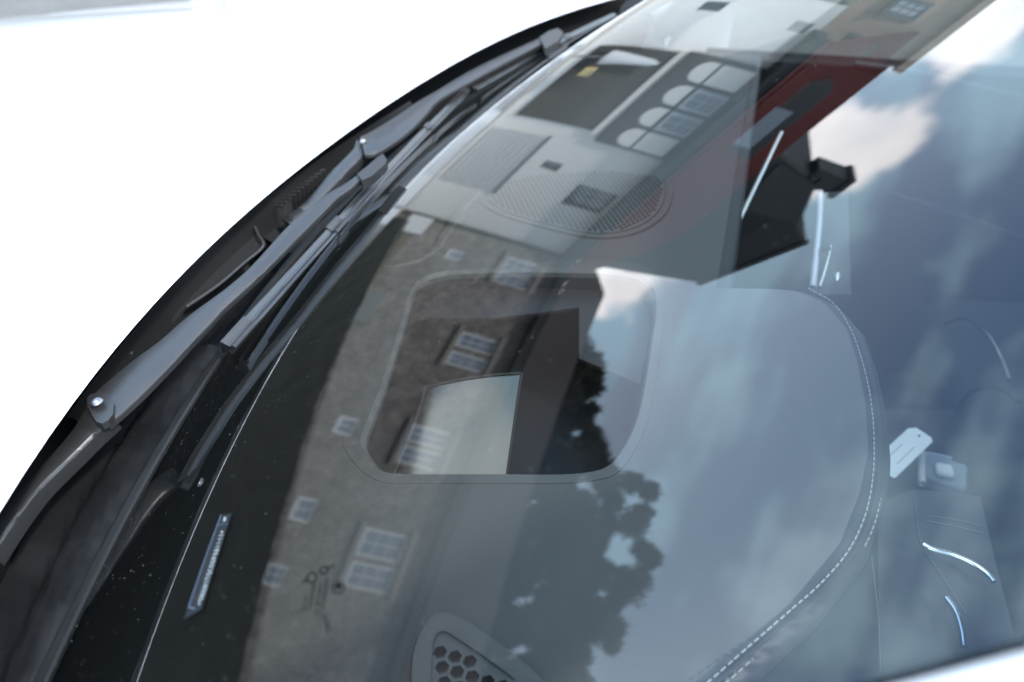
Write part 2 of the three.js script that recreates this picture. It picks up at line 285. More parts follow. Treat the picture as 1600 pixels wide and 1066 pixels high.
// ------------------------------------------------ wipers
function bladeAlong(parent, path, half, label) {
  // spoiler blade: path on the glass, profile across it
  const W = path.map((p, i) => { const a = path[Math.max(0, i - 1)], b = path[Math.min(path.length - 1, i + 1)]; const t = b.clone().sub(a).normalize(); const [h, z] = [Math.max(0, p.y - LIFT + G.e * p.z * p.z), p.z], n = gN(h, z), s = new THREE.Vector3().crossVectors(n, t).normalize(); return { p, t, n, s: s.x < 0 ? s.negate() : s }; });
  const prof = [[-9, 3], [-9, 5.5], [-8, 7], [-4.6, 8.2], [-4.2, 4.5], [-2.9, 4.5], [-2.6, 9], [-1.4, 12.6], [-0.4, 13.6], [0.6, 13], [2.6, 8.6], [3.4, 7.6], [3.6, 4.6], [4.7, 4.6], [4.9, 6.6], [7.6, 5.8], [8.4, 4.6], [8.4, 3]];
  const ring = (w, k = 1, lift = 0) => prof.map(([a, b]) => w.p.clone().addScaledVector(w.s, a * k * half / 9).addScaledVector(w.n, (b * k + lift) * half / 9));
  const body = part(parent, 'wiper_blade', loft(W.map((w) => ring(w)), { closed: true, caps: true, deg: 28 }), M.blade, label);
  const rub = W.map((w) => [[-2, 3.2], [-1, 0.4], [0.5, -1.5], [2, 0.4], [3, 3.2]].map(([a, b]) => w.p.clone().addScaledVector(w.s, a * half / 9).addScaledVector(w.n, b * half / 9)));
  part(body, 'rubber_lip', loft(rub, { closed: true, caps: true }), M.rubber);
  const clip = (i0, i1, k, name) => { const rs = []; for (let i = i0; i <= i1; i++) rs.push(ring(W[i], k)); part(body, name, loft(rs, { closed: true, caps: true, deg: 28 }), M.arm); };
  return { body, W, ring, clip };
}
function wiper(name, w) {
  const root = new THREE.Group(); root.name = name; car.add(root);
  return root;
}
const wA = wiper('windscreen_wiper'), wB = wiper('windscreen_wiper');
{ // near wiper
  const L0 = [[-40, 836, 0.008], [0, 797, 0.010], [32, 758, 0.012], [80, 708, 0.015], [106, 678, 0.018], [124, 652, 0.022], [136, 626, 0.026]], Rr = [[-14, 866, 0.008], [18, 818, 0.010], [64, 760, 0.012], [118, 708, 0.015], [140, 686, 0.018], [156, 670, 0.022], [166, 658, 0.026]];
  part(wA, 'arm_base', plate(seg(L0), seg(Rr), 0.012), M.arm);
  const L1 = [[148, 612, 0.030], [178, 586, 0.030], [210, 560, 0.031], [247, 533, 0.032], [279, 505, 0.034], [305, 484, 0.036], [330, 466, 0.038], [353, 449, 0.040], [387, 420, 0.043], [414, 391, 0.045], [450, 352, 0.047], [489, 318, 0.049], [515, 300, 0.05], [534, 289, 0.05], [558, 273, 0.05]];
  const R1 = [[170, 663, 0.027], [205, 632, 0.027], [240, 598, 0.028], [275, 562, 0.029], [303, 531, 0.031], [328, 505, 0.033], [350, 482, 0.035], [371, 463, 0.037], [403, 434, 0.040], [434, 403, 0.042], [470, 366, 0.044], [507, 330, 0.046], [529, 308, 0.047], [546, 296, 0.048], [565, 281, 0.048]];
  part(wA, 'wiper_arm', plate(seg(L1, 4), seg(R1, 4), 0.005, 0.0012), M.arm);
  // cheek plate with rivet at the hinge
  const ck = [[136, 622], [141, 616], [150, 614], [158, 613], [166, 614], [178, 630], [176, 648], [169, 657], [159, 662], [150, 659], [143, 648], [136, 634]].map(([x, y]) => lv(x, y, 0.0305));
  part(wA, 'hinge_plate', crease(flat(ck, 0.005), 30), M.arm);
  const rv = new THREE.SphereGeometry(0.0042, 20, 10, 0, 6.3, 0, 1.45); rv.scale(1, 0.7, 1); const rp = lv(151, 629, 0.0335); rv.translate(rp.x, rp.y, rp.z);
  part(wA, 'rivet', rv, M.rivet);
  // clip that carries the blade
  const cl = [[558, 272], [572, 261], [589, 246], [598, 240], [605, 250], [601, 257], [581, 275], [566, 282]].map(([x, y]) => lv(x, y, 0.051));
  part(wA, 'blade_clip', crease(flat(cl, 0.009), 30), M.arm);
  const A = gP(...gHit(356, 548), 0.004), B = gP(...gHit(728, 152), 0.004), pts = [];
  const P0 = lv(362, 552, 0.02), P1 = lv(732, 147, 0.016);
  for (let i = 0; i <= 80; i++) { const t = i / 80, p = P0.clone().lerp(P1, t); p.y += 0.004 * Math.sin(Math.PI * t); pts.push(p); }
  const bl = bladeAlong(wA, pts, 0.0068);
  bl.clip(0, 4, 1.12, 'end_cap'); bl.clip(22, 25, 1.2, 'claw'); bl.clip(57, 59, 1.2, 'claw'); bl.clip(77, 80, 1.1, 'end_cap');
}
{ // far wiper
  const L0 = [[438, 341, 0.0], [468, 322, 0.010], [489, 301, 0.016], [515, 269, 0.024], [534, 250, 0.030], [552, 231, 0.034], [557, 217, 0.036]], Rr = [[452, 349, 0.0], [482, 330, 0.008], [503, 308, 0.014], [528, 282, 0.021], [548, 261, 0.026], [563, 247, 0.030], [570, 238, 0.031]];
  part(wB, 'arm_base', plate(seg(L0), seg(Rr), 0.012), M.arm);
  const cap = new THREE.CylinderGeometry(0.011, 0.013, 0.022, 24); const cp = lv(441, 333, -0.008); cap.translate(cp.x, cp.y, cp.z);
  part(wB, 'pivot_cap', cap, M.arm);
  const nut = new THREE.CylinderGeometry(0.016, 0.018, 0.012, 24); nut.translate(cp.x, cp.y - 0.016, cp.z); part(wB, 'pivot_base', nut, M.black);
  const L1 = [[562, 213, 0.038], [572, 209, 0.038], [600, 193, 0.039], [625, 177, 0.041], [650, 160, 0.042], [676, 145, 0.043], [739, 108, 0.046], [817, 71, 0.048], [848, 57, 0.048]];
  const R1 = [[570, 240, 0.034], [582, 240, 0.034], [616, 222, 0.035], [645, 199, 0.037], [666, 177, 0.039], [685, 156, 0.041], [747, 120, 0.044], [823, 80, 0.046], [853, 66, 0.046]];
  part(wB, 'wiper_arm', plate(seg(L1), seg(R1), 0.005, 0.0012), M.arm);
  const rv = new THREE.SphereGeometry(0.004, 16, 8); const rp = lv(567, 222, 0.037); rv.translate(rp.x, rp.y, rp.z); part(wB, 'rivet', rv, M.rivet);
  const cl = [[843, 58], [858, 48], [872, 44], [880, 50], [872, 64], [852, 76]].map(([x, y]) => lv(x, y, 0.05));
  part(wB, 'blade_clip', crease(flat(cl, 0.009), 30), M.arm);
  const P0 = lv(742, 146, 0.02), P1 = lv(962, 28, 0.03), pts = [];
  for (let i = 0; i <= 80; i++) { const t = i / 80, p = P0.clone().lerp(P1, t); p.y += 0.004 * Math.sin(Math.PI * t); pts.push(p); }
  const bl = bladeAlong(wB, pts, 0.0066);
  bl.clip(0, 2, 1.2, 'end_cap'); bl.clip(46, 49, 1.2, 'claw');
}
// ------------------------------------------------ pillars, roof, doors
for (const s of [-1, 1]) {
  const rings = [];
  for (let i = 0; i <= 40; i++) { const h = -0.02 + 0.44 * i / 40, z = zEdge(h), P = gP(Math.max(h, 0), s * z), n = gN(Math.max(h, 0), s * z); P.y += Math.min(h, 0);
    const o = V(0.25, 0.0, s).normalize();
    rings.push([P.clone().addScaledVector(n, -0.03), P.clone().addScaledVector(n, -0.004), P.clone().addScaledVector(n, 0.003).addScaledVector(o, 0.003), P.clone().addScaledVector(n, 0.005).addScaledVector(o, 0.012), P.clone().addScaledVector(n, 0.0).addScaledVector(o, 0.03), P.clone().addScaledVector(n, -0.02).addScaledVector(o, 0.05), P.clone().addScaledVector(n, -0.05).addScaledVector(o, 0.06), P.clone().addScaledVector(n, -0.06).addScaledVector(o, 0.02)]); }
  part(car, 'roof_pillar', loft(rings, { closed: true, deg: 60 }), M.paint);
  const d = []; for (let i = 0; i <= 20; i++) { const x = mix(0.36, 2.1, i / 20), r = []; for (const [zz, yy] of [[0.84, -0.08], [0.9, -0.1], [0.95, -0.16], [0.97, -0.3], [0.95, -0.55], [0.9, -0.75]]) r.push(V(x, yy + LIFT, s * zz)); d.push(r); }
  part(car, 'door', loft(d, { deg: 60 }), M.paint);
  const w = []; for (let i = 0; i <= 20; i++) { const t = i / 20, lo = V(mix(0.42, 2.08, t), -0.075 + LIFT, s * 0.835), hi = V(mix(0.86, 2.02, t), mix(0.385, 0.40, t) + LIFT, s * mix(0.60, 0.57, t)), r = []; for (let k = 0; k <= 6; k++) r.push(lo.clone().lerp(hi, k / 6).add(V(0, 0, s * 0.03 * Math.sin(Math.PI * k / 6)))); w.push(r); }
  part(car, 'side_window', loft(w, { deg: 80 }), M.tinted);
}
{
  const rings = []; for (let i = 0; i <= 24; i++) { const x = mix(gx(0.42, 0) - 0.01, 2.1, i / 24), w = 0.58 - 0.02 * i / 24, r = []; for (let j = 0; j <= 20; j++) { const z = w * (2 * j / 20 - 1) * 1.05; r.push(V(x + 0.28 * z * z * (1 - i / 24), 0.43 + 0.05 * Math.sin(Math.PI * (0.1 + 0.8 * i / 24)) - 0.06 * (z / 0.6) ** 2 * 0.6 + LIFT, z)); } rings.push(r); }
  part(car, 'roof', loft(rings, { deg: 60 }), M.paint);
  const floor = box(-0.3, 2.1, 0.18, 0.22, -0.9, 0.9); part(car, 'cabin_floor', floor, M.black);
  part(car, 'rear_wall', box(1.75, 1.8, 0.22, 1.42, -0.84, 0.84), M.black);
  for (const s of [-1, 1]) part(car, 'door_lining', box(0.1, 1.75, 0.22, 0.915, s * 0.79, s * 0.835), M.black);
  part(car, 'glovebox', box(0.1, 0.36, 0.4, 0.8, -0.72, 0.7), M.black); part(car, 'bulkhead', box(-0.06, -0.03, 0.2, 0.9, -0.8, 0.8), M.black);
}
for (const l of [[[1335, 100], [1440, 116], [1600, 152]], [[1390, 300], [1480, 330], [1600, 372]]]) part(car, 'door_trim', tube(l.map(([a, b]) => upright(a, b, 'z', -0.78)), 0.006, 40, 8), phys(0.03, 0.25, { clearcoat: 1, clearcoatRoughness: 0.1 }));
for (const s of [-1, 1]) part(car, 'window_seal', box(0.3, 2.1, 0.915, 0.932, s * 0.79, s * 0.87), M.black);
for (const zc of [0.37, -0.37]) { // front seats
  const seat = new THREE.Group(); seat.name = 'front_seat'; car.add(seat);
  const b = new RoundedBoxGeometry(0.13, 0.62, 0.5, 4, 0.05); b.rotateZ(-0.3); b.translate(1.36, 0.82, zc); part(seat, 'backrest', b, M.leather);
  const c = new RoundedBoxGeometry(0.52, 0.13, 0.5, 4, 0.05); c.rotateZ(0.12); c.translate(1.07, 0.52, zc); part(seat, 'cushion', c, M.leather);
  const h = new RoundedBoxGeometry(0.09, 0.16, 0.28, 4, 0.04); h.translate(1.5, 1.2, zc); part(seat, 'headrest', h, M.leather);
  if (zc > 0) for (const l of [[[1478, 506], [1508, 498], [1540, 520], [1562, 556], [1577, 594]], [[1494, 642], [1512, 618], [1545, 605], [1575, 614], [1592, 628]]]) part(seat, 'piping', tube(l.map(([a, b]) => upright(a, b, 'x', 0.74)), 0.003, 40, 8), phys(0.04, 0.25, { clearcoat: 1, clearcoatRoughness: 0.1 }));
}
// ------------------------------------------------ dashboard
const dash = new THREE.Group(); dash.name = 'dashboard'; car.add(dash);
const rearPts = [[0.175, 0.405], [0.19, 0.46], [0.21, 0.496], [0.245, 0.512], [0.29, 0.517], [0.34, 0.519], [0.39, 0.517], [0.43, 0.509], [0.475, 0.495], [0.525, 0.467], [0.555, 0.445], [0.583, 0.422], [0.62, 0.39], [0.66, 0.35], [0.74, 0.27]];
function rearX(z) { if (z <= 0.175) return 0.405; for (let i = 0; i + 1 < rearPts.length; i++) if (z <= rearPts[i + 1][0]) { const t = (z - rearPts[i][0]) / (rearPts[i + 1][0] - rearPts[i][0]); return mix(rearPts[i][1], rearPts[i + 1][1], t); } return 0.27; }
function dashY(x, z) { const up = smooth(0.16, 0.2, z); return mix(-0.047, -0.035 + 0.015 * smooth(0.36, 0.47, x), up); }
const px2 = (list, y) => list.map(([a, b]) => lv(a, b, y));
const smoothLoop = (pts, n = 60) => new THREE.CatmullRomCurve3(pts, true, 'centripetal').getSpacedPoints(n).slice(0, n);
const hudIn = smoothLoop(px2([[570, 692], [574, 676], [600, 606], [630, 512], [648, 452], [656, 440], [690, 428], [760, 423], [850, 422], [988, 430], [1014, 446], [1022, 480], [1016, 530], [992, 655], [968, 704], [945, 728], [905, 737], [760, 738], [640, 738], [606, 737], [592, 727]], -0.035), 126);
const hudOut = smoothLoop(px2([[533, 690], [540, 668], [568, 604], [602, 508], [626, 446], [636, 432], [686, 415], [760, 409], [850, 408], [998, 412], [1030, 434], [1041, 476], [1034, 534], [1012, 662], [986, 716], [960, 744], [908, 755], [760, 757], [640, 757], [598, 756], [562, 736]], -0.035), 126);
const inside = (p, loop) => { let c = false; for (let i = 0, j = loop.length - 1; i < loop.length; j = i++) { const a = loop[i], b = loop[j]; if ((a.z > p.z) !== (b.z > p.z) && p.x < (b.x - a.x) * (p.z - a.z) / (b.z - a.z) + a.x) c = !c; } return c; };
{
  const mid = hudIn.map((p, i) => p.clone().lerp(hudOut[i], 0.5));
  const NZ = 360, NX = 110, pos = [], idx = [], zz = (i) => -0.74 + 1.48 * i / NZ;
  for (let i = 0; i <= NZ; i++) { const z = zz(i), x0 = xb(z) - 0.01, x1 = rearX(z) - 0.006; for (let j = 0; j <= NX; j++) { const x = mix(x0, x1, j / NX); pos.push(x, dashY(x, z) + LIFT, z); } }
  for (let i = 0; i < NZ; i++) for (let j = 0; j < NX; j++) { const a = i * (NX + 1) + j; const c = V((pos[3 * a] + pos[3 * (a + NX + 2)]) / 2, 0, (pos[3 * a + 2] + pos[3 * (a + NX + 2) + 2]) / 2); if (inside(c, mid)) continue; idx.push(a, a + 1, a + NX + 1, a + 1, a + NX + 2, a + NX + 1); }
  const g = new THREE.BufferGeometry(); g.setAttribute('position', new THREE.Float32BufferAttribute(pos, 3)); g.setIndex(idx); metres(g, 9); g.computeVertexNormals();
  part(dash, 'dash_top', g, M.dash);
  // rolled rear edge and the face below it
  const face = []; for (let i = 0; i <= 260; i++) { const z = -0.74 + 1.48 * i / 260, x = rearX(z), y = dashY(x, z) + LIFT; const s = z > 0.16 ? 1 : 1; face.push([V(x - 0.006, y, z), V(x - 0.002, y + 0.0004, z), V(x + 0.004, y - 0.001, z), V(x + 0.009, y - 0.005, z), V(x + 0.011, y - 0.012, z), V(x + 0.004, y - 0.03, z), V(x - 0.02, y - 0.12, z), V(x - 0.02, y - 0.4, z)]); }
  const fg = loft(face, { deg: 60 }); part(dash, 'dash_face', fg, M.smoothleather);
  // raised rim and well of the projector opening
  const rim = (() => { const rings = hudOut.map((o, i) => { const a = hudIn[i]; return [o.clone().add(V(0, -0.004, 0)), o.clone().add(V(0, -0.0012, 0)), o.clone().lerp(a, 0.06).add(V(0, 0.0006, 0)), o.clone().lerp(a, 0.8).add(V(0, 0.0004, 0)), a.clone().add(V(0, -0.003, 0)), a.clone().add(V(0, -0.01, 0))]; }); rings.push(rings[0].map((p) => p.clone())); return loft(rings, { deg: 40 }); })();
  part(dash, 'projector_rim', rim, M.bezel);
  const hc = hudIn.reduce((a, p) => a.add(p), V(0, 0, 0)).multiplyScalar(1 / hudIn.length);
  const wallR = hudIn.map((p) => { const q = p.clone().lerp(hc, 0.06); return [p.clone().add(V(0, -0.008, 0)), q.clone().add(V(0, -0.05, 0)), q.clone().add(V(0, -0.1, 0))]; }); wallR.push(wallR[0].map((p) => p.clone()));
  part(dash, 'projector_well', loft(wallR, { deg: 30 }), M.well);
  const bot = hudIn.map((p) => p.clone().lerp(hc, -0.02).add(V(0, -0.098, 0))); part(dash, 'projector_floor', flat(bot, 0.004), M.well);
  // inner cover with its curved edge
  const cov = [[640, 420], [1040, 420], [1000, 600], [905, 560], [905, 480], [845, 489], [770, 497], [700, 498], [640, 494], [575, 484]].map(([a, b]) => lv(a, b, -0.055)); part(dash, 'projector_cover', crease(flat(cov, 0.003), 30), std([0.02, 0.017, 0.017], 0.5));
  // the projector's curved mirror: it shows the cloud added overhead
  const mq = [[640, 748, -0.078], [668, 601, -0.07], [690, 594, -0.07], [815, 581, -0.066], [806, 660, -0.07], [793, 748, -0.076], [618, 752, -0.08]];
  const nrm = V(0.0, 0.97, -0.12).normalize().sub(ray(720, 660)).normalize(), c0 = lv(720, 665, -0.074);
  const onM = (x, y) => { const d = ray(x, y); const t = c0.clone().sub(EYE).dot(nrm) / d.dot(nrm); return EYE.clone().addScaledVector(d, t); };
  const rows = []; for (let i = 0; i <= 16; i++) { const t = i / 16, r = []; for (let k = 0; k <= 16; k++) { const s = k / 16; const a = [mix(604, 664, t) + 6 * Math.sin(3.1 * t), mix(760, 603, t)], b = [mix(790, 815, t), mix(760, 581, t)]; const x = mix(a[0], b[0], s), y = mix(a[1], b[1], s) - 3 * Math.sin(Math.PI * s) * t; r.push(onM(x, y).addScaledVector(nrm, -0.006 * ((s - 0.5) ** 2 + (t - 0.5) ** 2))); } rows.push(r); }
  const edge = [...rows.map((r) => r[0]), ...rows[16].slice(1), ...rows.map((r) => r[16]).reverse().slice(1), ...rows[0].slice(1, 16).reverse()].map((p) => p.clone().addScaledVector(nrm, 0.0006)); part(dash, 'mirror_frame', new THREE.TubeGeometry(new THREE.CatmullRomCurve3(edge, true, 'centripetal'), 160, 0.0012, 8, true), M.dark);
  part(dash, 'projector_mirror', loft(rows, { deg: 0 }), M.hudmirror, 'pale bright mirror inside the projector opening');
}
{ // the near speaker: bezel with a honeycomb grille
  const lev = -0.024, out = smoothLoop(px2([[640, 1090], [643, 1020], [655, 985], [672, 962], [694, 954], [720, 962], [780, 1000], [835, 1044], [870, 1084], [890, 1130], [860, 1170], [660, 1170], [640, 1130]], lev), 80);
  const inn = smoothLoop(px2([[672, 1090], [674, 1030], [677, 1000], [684, 986], [694, 984], [712, 994], [765, 1030], [812, 1066], [838, 1095], [845, 1130], [820, 1148], [685, 1148], [672, 1125]], lev), 80);
  const rings = out.map((o, i) => { const a = inn[i]; return [o.clone().add(V(0, -0.025, 0)), o.clone().add(V(0, -0.002, 0)), o.clone().lerp(a, 0.1), o.clone().lerp(a, 0.8).add(V(0, 0.0002, 0)), a.clone().add(V(0, -0.001, 0)), a.clone().add(V(0, -0.006, 0))]; }); rings.push(rings[0].map((p) => p.clone()));
  const sp = part(dash, 'side_speaker', loft(rings, { deg: 40 }), M.bezel);
  const ex = lv(740, 1060, lev).sub(lv(680, 1060, lev)), u = V(1, 0, 0), pitch = 0.0082, y = lev - 0.004;
  const c = inn.reduce((a, p) => a.add(p), V(0, 0, 0)).multiplyScalar(1 / inn.length);
  const sh = new THREE.Shape(inn.map((p) => new THREE.Vector2(p.x - c.x, -(p.z - c.z))));
  for (let i = -14; i <= 14; i++) for (let j = -14; j <= 14; j++) {
    const hx = c.x + pitch * (i + (j & 1) * 0.5), hz = c.z + pitch * 0.866 * j, hole = new THREE.Path(); let ok = true; const v = [];
    for (let k = 0; k < 6; k++) { const an = Math.PI / 6 + k * Math.PI / 3, x = hx + 0.0037 * Math.cos(an), z = hz + 0.0037 * Math.sin(an); if (!inside(V(x, 0, z), inn)) ok = false; v.push(new THREE.Vector2(x - c.x, -(z - c.z))); }
    if (ok) { hole.setFromPoints(v); sh.holes.push(hole); }
  }
  const g = new THREE.ExtrudeGeometry(sh, { depth: 0.004, bevelEnabled: true, bevelSize: 0.0004, bevelThickness: 0.0005, bevelSegments: 2 }); g.rotateX(-Math.PI / 2); g.translate(c.x, y - 0.004 + LIFT, c.z);
  part(sp, 'honeycomb_grille', g, M.bezel);
  part(sp, 'speaker_cone', flat(inn.map((p) => p.clone().add(V(0, -0.018, 0))), 0.002), M.dark);
}
{ // centre speaker: rim and perforated cover
  const lev = -0.0455, loop = smoothLoop(px2([[757, 312], [770, 292], [812, 276], [900, 268], [985, 268], [1035, 276], [1044, 300], [1028, 338], [985, 362], [930, 368], [850, 352], [785, 332]], lev), 70);
  const c = loop.reduce((a, p) => a.add(p), V(0, 0, 0)).multiplyScalar(1 / loop.length);
  const rings = loop.map((p) => [p.clone().lerp(c, -0.06).add(V(0, -0.003, 0)), p.clone().lerp(c, -0.055).add(V(0, 0.0006, 0)), p.clone().lerp(c, 0.0).add(V(0, 0.0008, 0)), p.clone().lerp(c, 0.03).add(V(0, 0.0002, 0))]); rings.push(rings[0].map((p) => p.clone()));
  const sp = part(dash, 'centre_speaker', loft(rings, { deg: 50 }), M.dashfar);
  part(sp, 'speaker_cover', flat(loop.map((p) => p.clone().lerp(c, 0.04).add(V(0, 0.001, 0))), 0.002), M.dashfar);
  const disc = new THREE.CylinderGeometry(0.0021, 0.0021, 0.0006, 8), at = [];
  for (let i = -40; i <= 40; i++) for (let j = -60; j <= 60; j++) { const p = V(c.x + 0.0068 * (i + (j & 1) * 0.5), loop[0].y + 0.0012, c.z + 0.0059 * j); if (inside(p, loop.map((q) => q.clone().lerp(c, 0.08)))) at.push(p); }
  const im = new THREE.InstancedMesh(disc, M.black, at.length), m4 = new THREE.Matrix4(); at.forEach((p, i) => im.setMatrixAt(i, m4.makeTranslation(p.x, p.y, p.z))); im.name = 'perforation'; im.userData.kind = 'stuff'; sp.add(im);
}
{ // seams and trim strips on the dash
  const L = [[742, 292], [716, 322], [690, 360], [676, 382], [655, 398], [628, 408], [598, 414]], R = [[756, 292], [729, 324], [702, 364], [686, 388], [662, 404], [630, 413], [600, 416]];
  part(dash, 'air_slot_trim', plate(seg(L.map((p) => [...p, -0.0335])), seg(R.map((p) => [...p, -0.0335])), 0.012), M.bezel);
  const runs = [[[598, 415], [500, 560], [420, 730]], [[1050, 412], [1140, 424], [1210, 436], [1262, 452]]];
  // double row of stitches along the hood over the instruments
  const e1 = [[1262, 450], [1300, 472], [1328, 512], [1346, 560], [1360, 620], [1366, 690], [1364, 745], [1352, 805], [1326, 860], [1284, 910], [1230, 958], [1168, 1012], [1104, 1068], [1030, 1130]], e2 = [[1326, 500], [1350, 545], [1368, 605], [1378, 660], [1382, 720], [1374, 790], [1358, 840], [1330, 885], [1285, 932], [1225, 985], [1140, 1062], [1060, 1130]];
  for (const [row, y] of [[e1, -0.0186], [e2, -0.0236]]) {
    const cv = new THREE.CatmullRomCurve3(row.map(([a, b]) => lv(a, b, y)), false, 'centripetal'), len = cv.getLength(), n = Math.floor(len / 0.0052), list = [];
    for (let i = 0; i < n; i++) { const j0 = 0.14 * (rnd() - 0.5), a = cv.getPointAt((i + 0.2 + j0 + 0.07) / (n + 1)), b = cv.getPointAt((i + 0.72 + j0 * 0.6 + 0.07 + 0.08 * rnd()) / (n + 1)); const g = new THREE.CapsuleGeometry(0.00046, a.distanceTo(b), 3, 6); g.applyQuaternion(new THREE.Quaternion().setFromUnitVectors(V(0, 1, 0), b.clone().sub(a).normalize())); const m = a.add(b).multiplyScalar(0.5); g.translate(m.x, m.y, m.z); list.push(g); }
    const st = part(dash, 'stitching', clean(list), M.stitch); st.userData.kind = 'stuff';
  }
  const mid = e1.slice(1).map(([a, b], i) => { const q = e2[Math.min(e2.length - 1, i)]; return lv((a + q[0]) / 2, (b + q[1]) / 2, -0.0205); });
  part(dash, 'welt_seam', tube(mid, 0.0011, 120, 8), M.leather);
  // bright strip along the passenger dash
  const ch = [[1143, 432], [1145, 405], [1148, 372], [1153, 350], [1164, 326], [1190, 272], [1214, 222], [1221, 208]].map(([a, b]) => lv(a, b, -0.058)); part(dash, 'bright_trim', tube(ch, 0.0035, 90, 10), M.chrome, 'slim bright metal strip on the far dashboard');
}
{ // vents, lower panel and console seen past the instrument hood
  const lower = [[1374, 1120], [1372, 800], [1382, 782], [1424, 765], [1470, 768], [1532, 776], [1556, 880], [1590, 1010], [1600, 1120]].map(([a, b]) => lv(a, b, -0.13)); part(dash, 'lower_panel', crease(flat(lower, 0.02), 30), M.smoothleather);
  for (const l of [[[1426, 766], [1432, 800], [1440, 850], [1475, 905], [1510, 960]], [[1446, 806], [1490, 812], [1534, 822]], [[1446, 814], [1490, 822], [1536, 833]], [[1362, 870], [1372, 960], [1376, 1060]]]) part(dash, 'panel_seam', tube(l.map(([a, b]) => lv(a, b, -0.1295)), 0.0005, 40, 6), M.bezel);
  part(dash, 'bright_trim', tube([[1442, 851], [1455, 858], [1490, 868], [1525, 884], [1545, 900], [1553, 910]].map(([a, b]) => lv(a, b, -0.118)), 0.0024, 60, 10), M.chrome);
  part(dash, 'bright_trim', tube([[1478, 935], [1492, 955], [1502, 985], [1506, 1012]].map(([a, b]) => lv(a, b, -0.118)), 0.0026, 60, 10), M.chrome);
  const tray = [[1340, 640], [1500, 640], [1520, 790], [1340, 790]].map(([a, b]) => lv(a, b, -0.33)); part(dash, 'knee_tray', crease(flat(tray, 0.02), 30), M.black);
  const post = upright(1441, 732, 'y', 0.75 + 0.0); const bar = (list, y, r, m, nm) => part(dash, nm, tube(list.map(([a, b]) => lv(a, b, y)), r, 24, 10), m);
  bar([[1440, 708], [1440, 732], [1441, 756]], -0.3, 0.0042, M.pale, 'tray_frame'); bar([[1444, 710], [1465, 713], [1486, 718]], -0.31, 0.0035, std([0.3, 0.33, 0.38], 0.5), 'tray_frame');
  const sb = new RoundedBoxGeometry(0.05, 0.02, 0.045, 4, 0.006), sp = lv(1472, 742, -0.31); sb.rotateY(-0.2); sb.translate(sp.x, sp.y, sp.z); part(dash, 'switch_box', sb, std([0.2, 0.22, 0.25], 0.4));
  const kb = new RoundedBoxGeometry(0.02, 0.01, 0.02, 4, 0.005), kp = lv(1476, 736, -0.295); kb.translate(kp.x, kp.y, kp.z); part(dash, 'switch_knob', kb, M.pale);
}
{ // steering wheel
  const sw = new THREE.Group(); sw.name = 'steering_wheel'; car.add(sw);
  const place = (g) => { g.rotateY(Math.PI / 2); g.rotateZ(-0.42); g.translate(0.80, -0.17 + LIFT, 0.37); return g; };
  part(sw, 'rim', place(new THREE.TorusGeometry(0.175, 0.015, 16, 80)), phys(0.02, 0.3, { clearcoat: 0.4, clearcoatRoughness: 0.3 }));
  const hub = new THREE.CylinderGeometry(0.075, 0.085, 0.05, 40); hub.rotateX(Math.PI / 2); part(sw, 'hub', place(hub), M.leather);
  for (const a of [0.1, Math.PI - 0.1, -Math.PI / 2]) { const g = new RoundedBoxGeometry(0.11, 0.035, 0.02, 3, 0.008); g.translate(0.115, 0, 0); g.rotateZ(a); part(sw, 'spoke', place(g), M.leather); }
  part(sw, 'ring_trim', place(new THREE.TorusGeometry(0.06, 0.003, 10, 50)), M.chrome);
}
{ // screen with bright edges on the centre of the dash
  const sc = new THREE.Group(); sc.name = 'display_screen'; car.add(sc);
  const a = lv(1282, 300, -0.1), b = lv(1270, 450, -0.1);
  part(sc, 'bezel', tube([a, lv(1281, 340, -0.1), lv(1276, 395, -0.1), b], 0.004, 40, 10), std([0.5, 0.5, 0.55], 0.3, { metalness: 0.6 }));
  part(sc, 'edge_light', tube([lv(1298, 385, -0.1), lv(1290, 420, -0.1), lv(1281, 448, -0.1)], 0.0016, 30, 8), M.chrome);
  const k = new THREE.SphereGeometry(0.006, 16, 10); const kp = lv(1290, 388, -0.095); k.translate(kp.x, kp.y, kp.z); part(sc, 'button', k, M.black);
  const w = new THREE.SphereGeometry(0.005, 16, 10); w.scale(0.7, 1, 2); const wp = lv(1308, 433, -0.1); w.translate(wp.x, wp.y, wp.z); part(sc, 'selector', w, M.chrome);
  part(sc, 'panel', crease(flat([[1285, 300], [1325, 300], [1330, 460], [1272, 460]].map(([x, y]) => lv(x, y, -0.108)), 0.01), 30), M.dark);
}
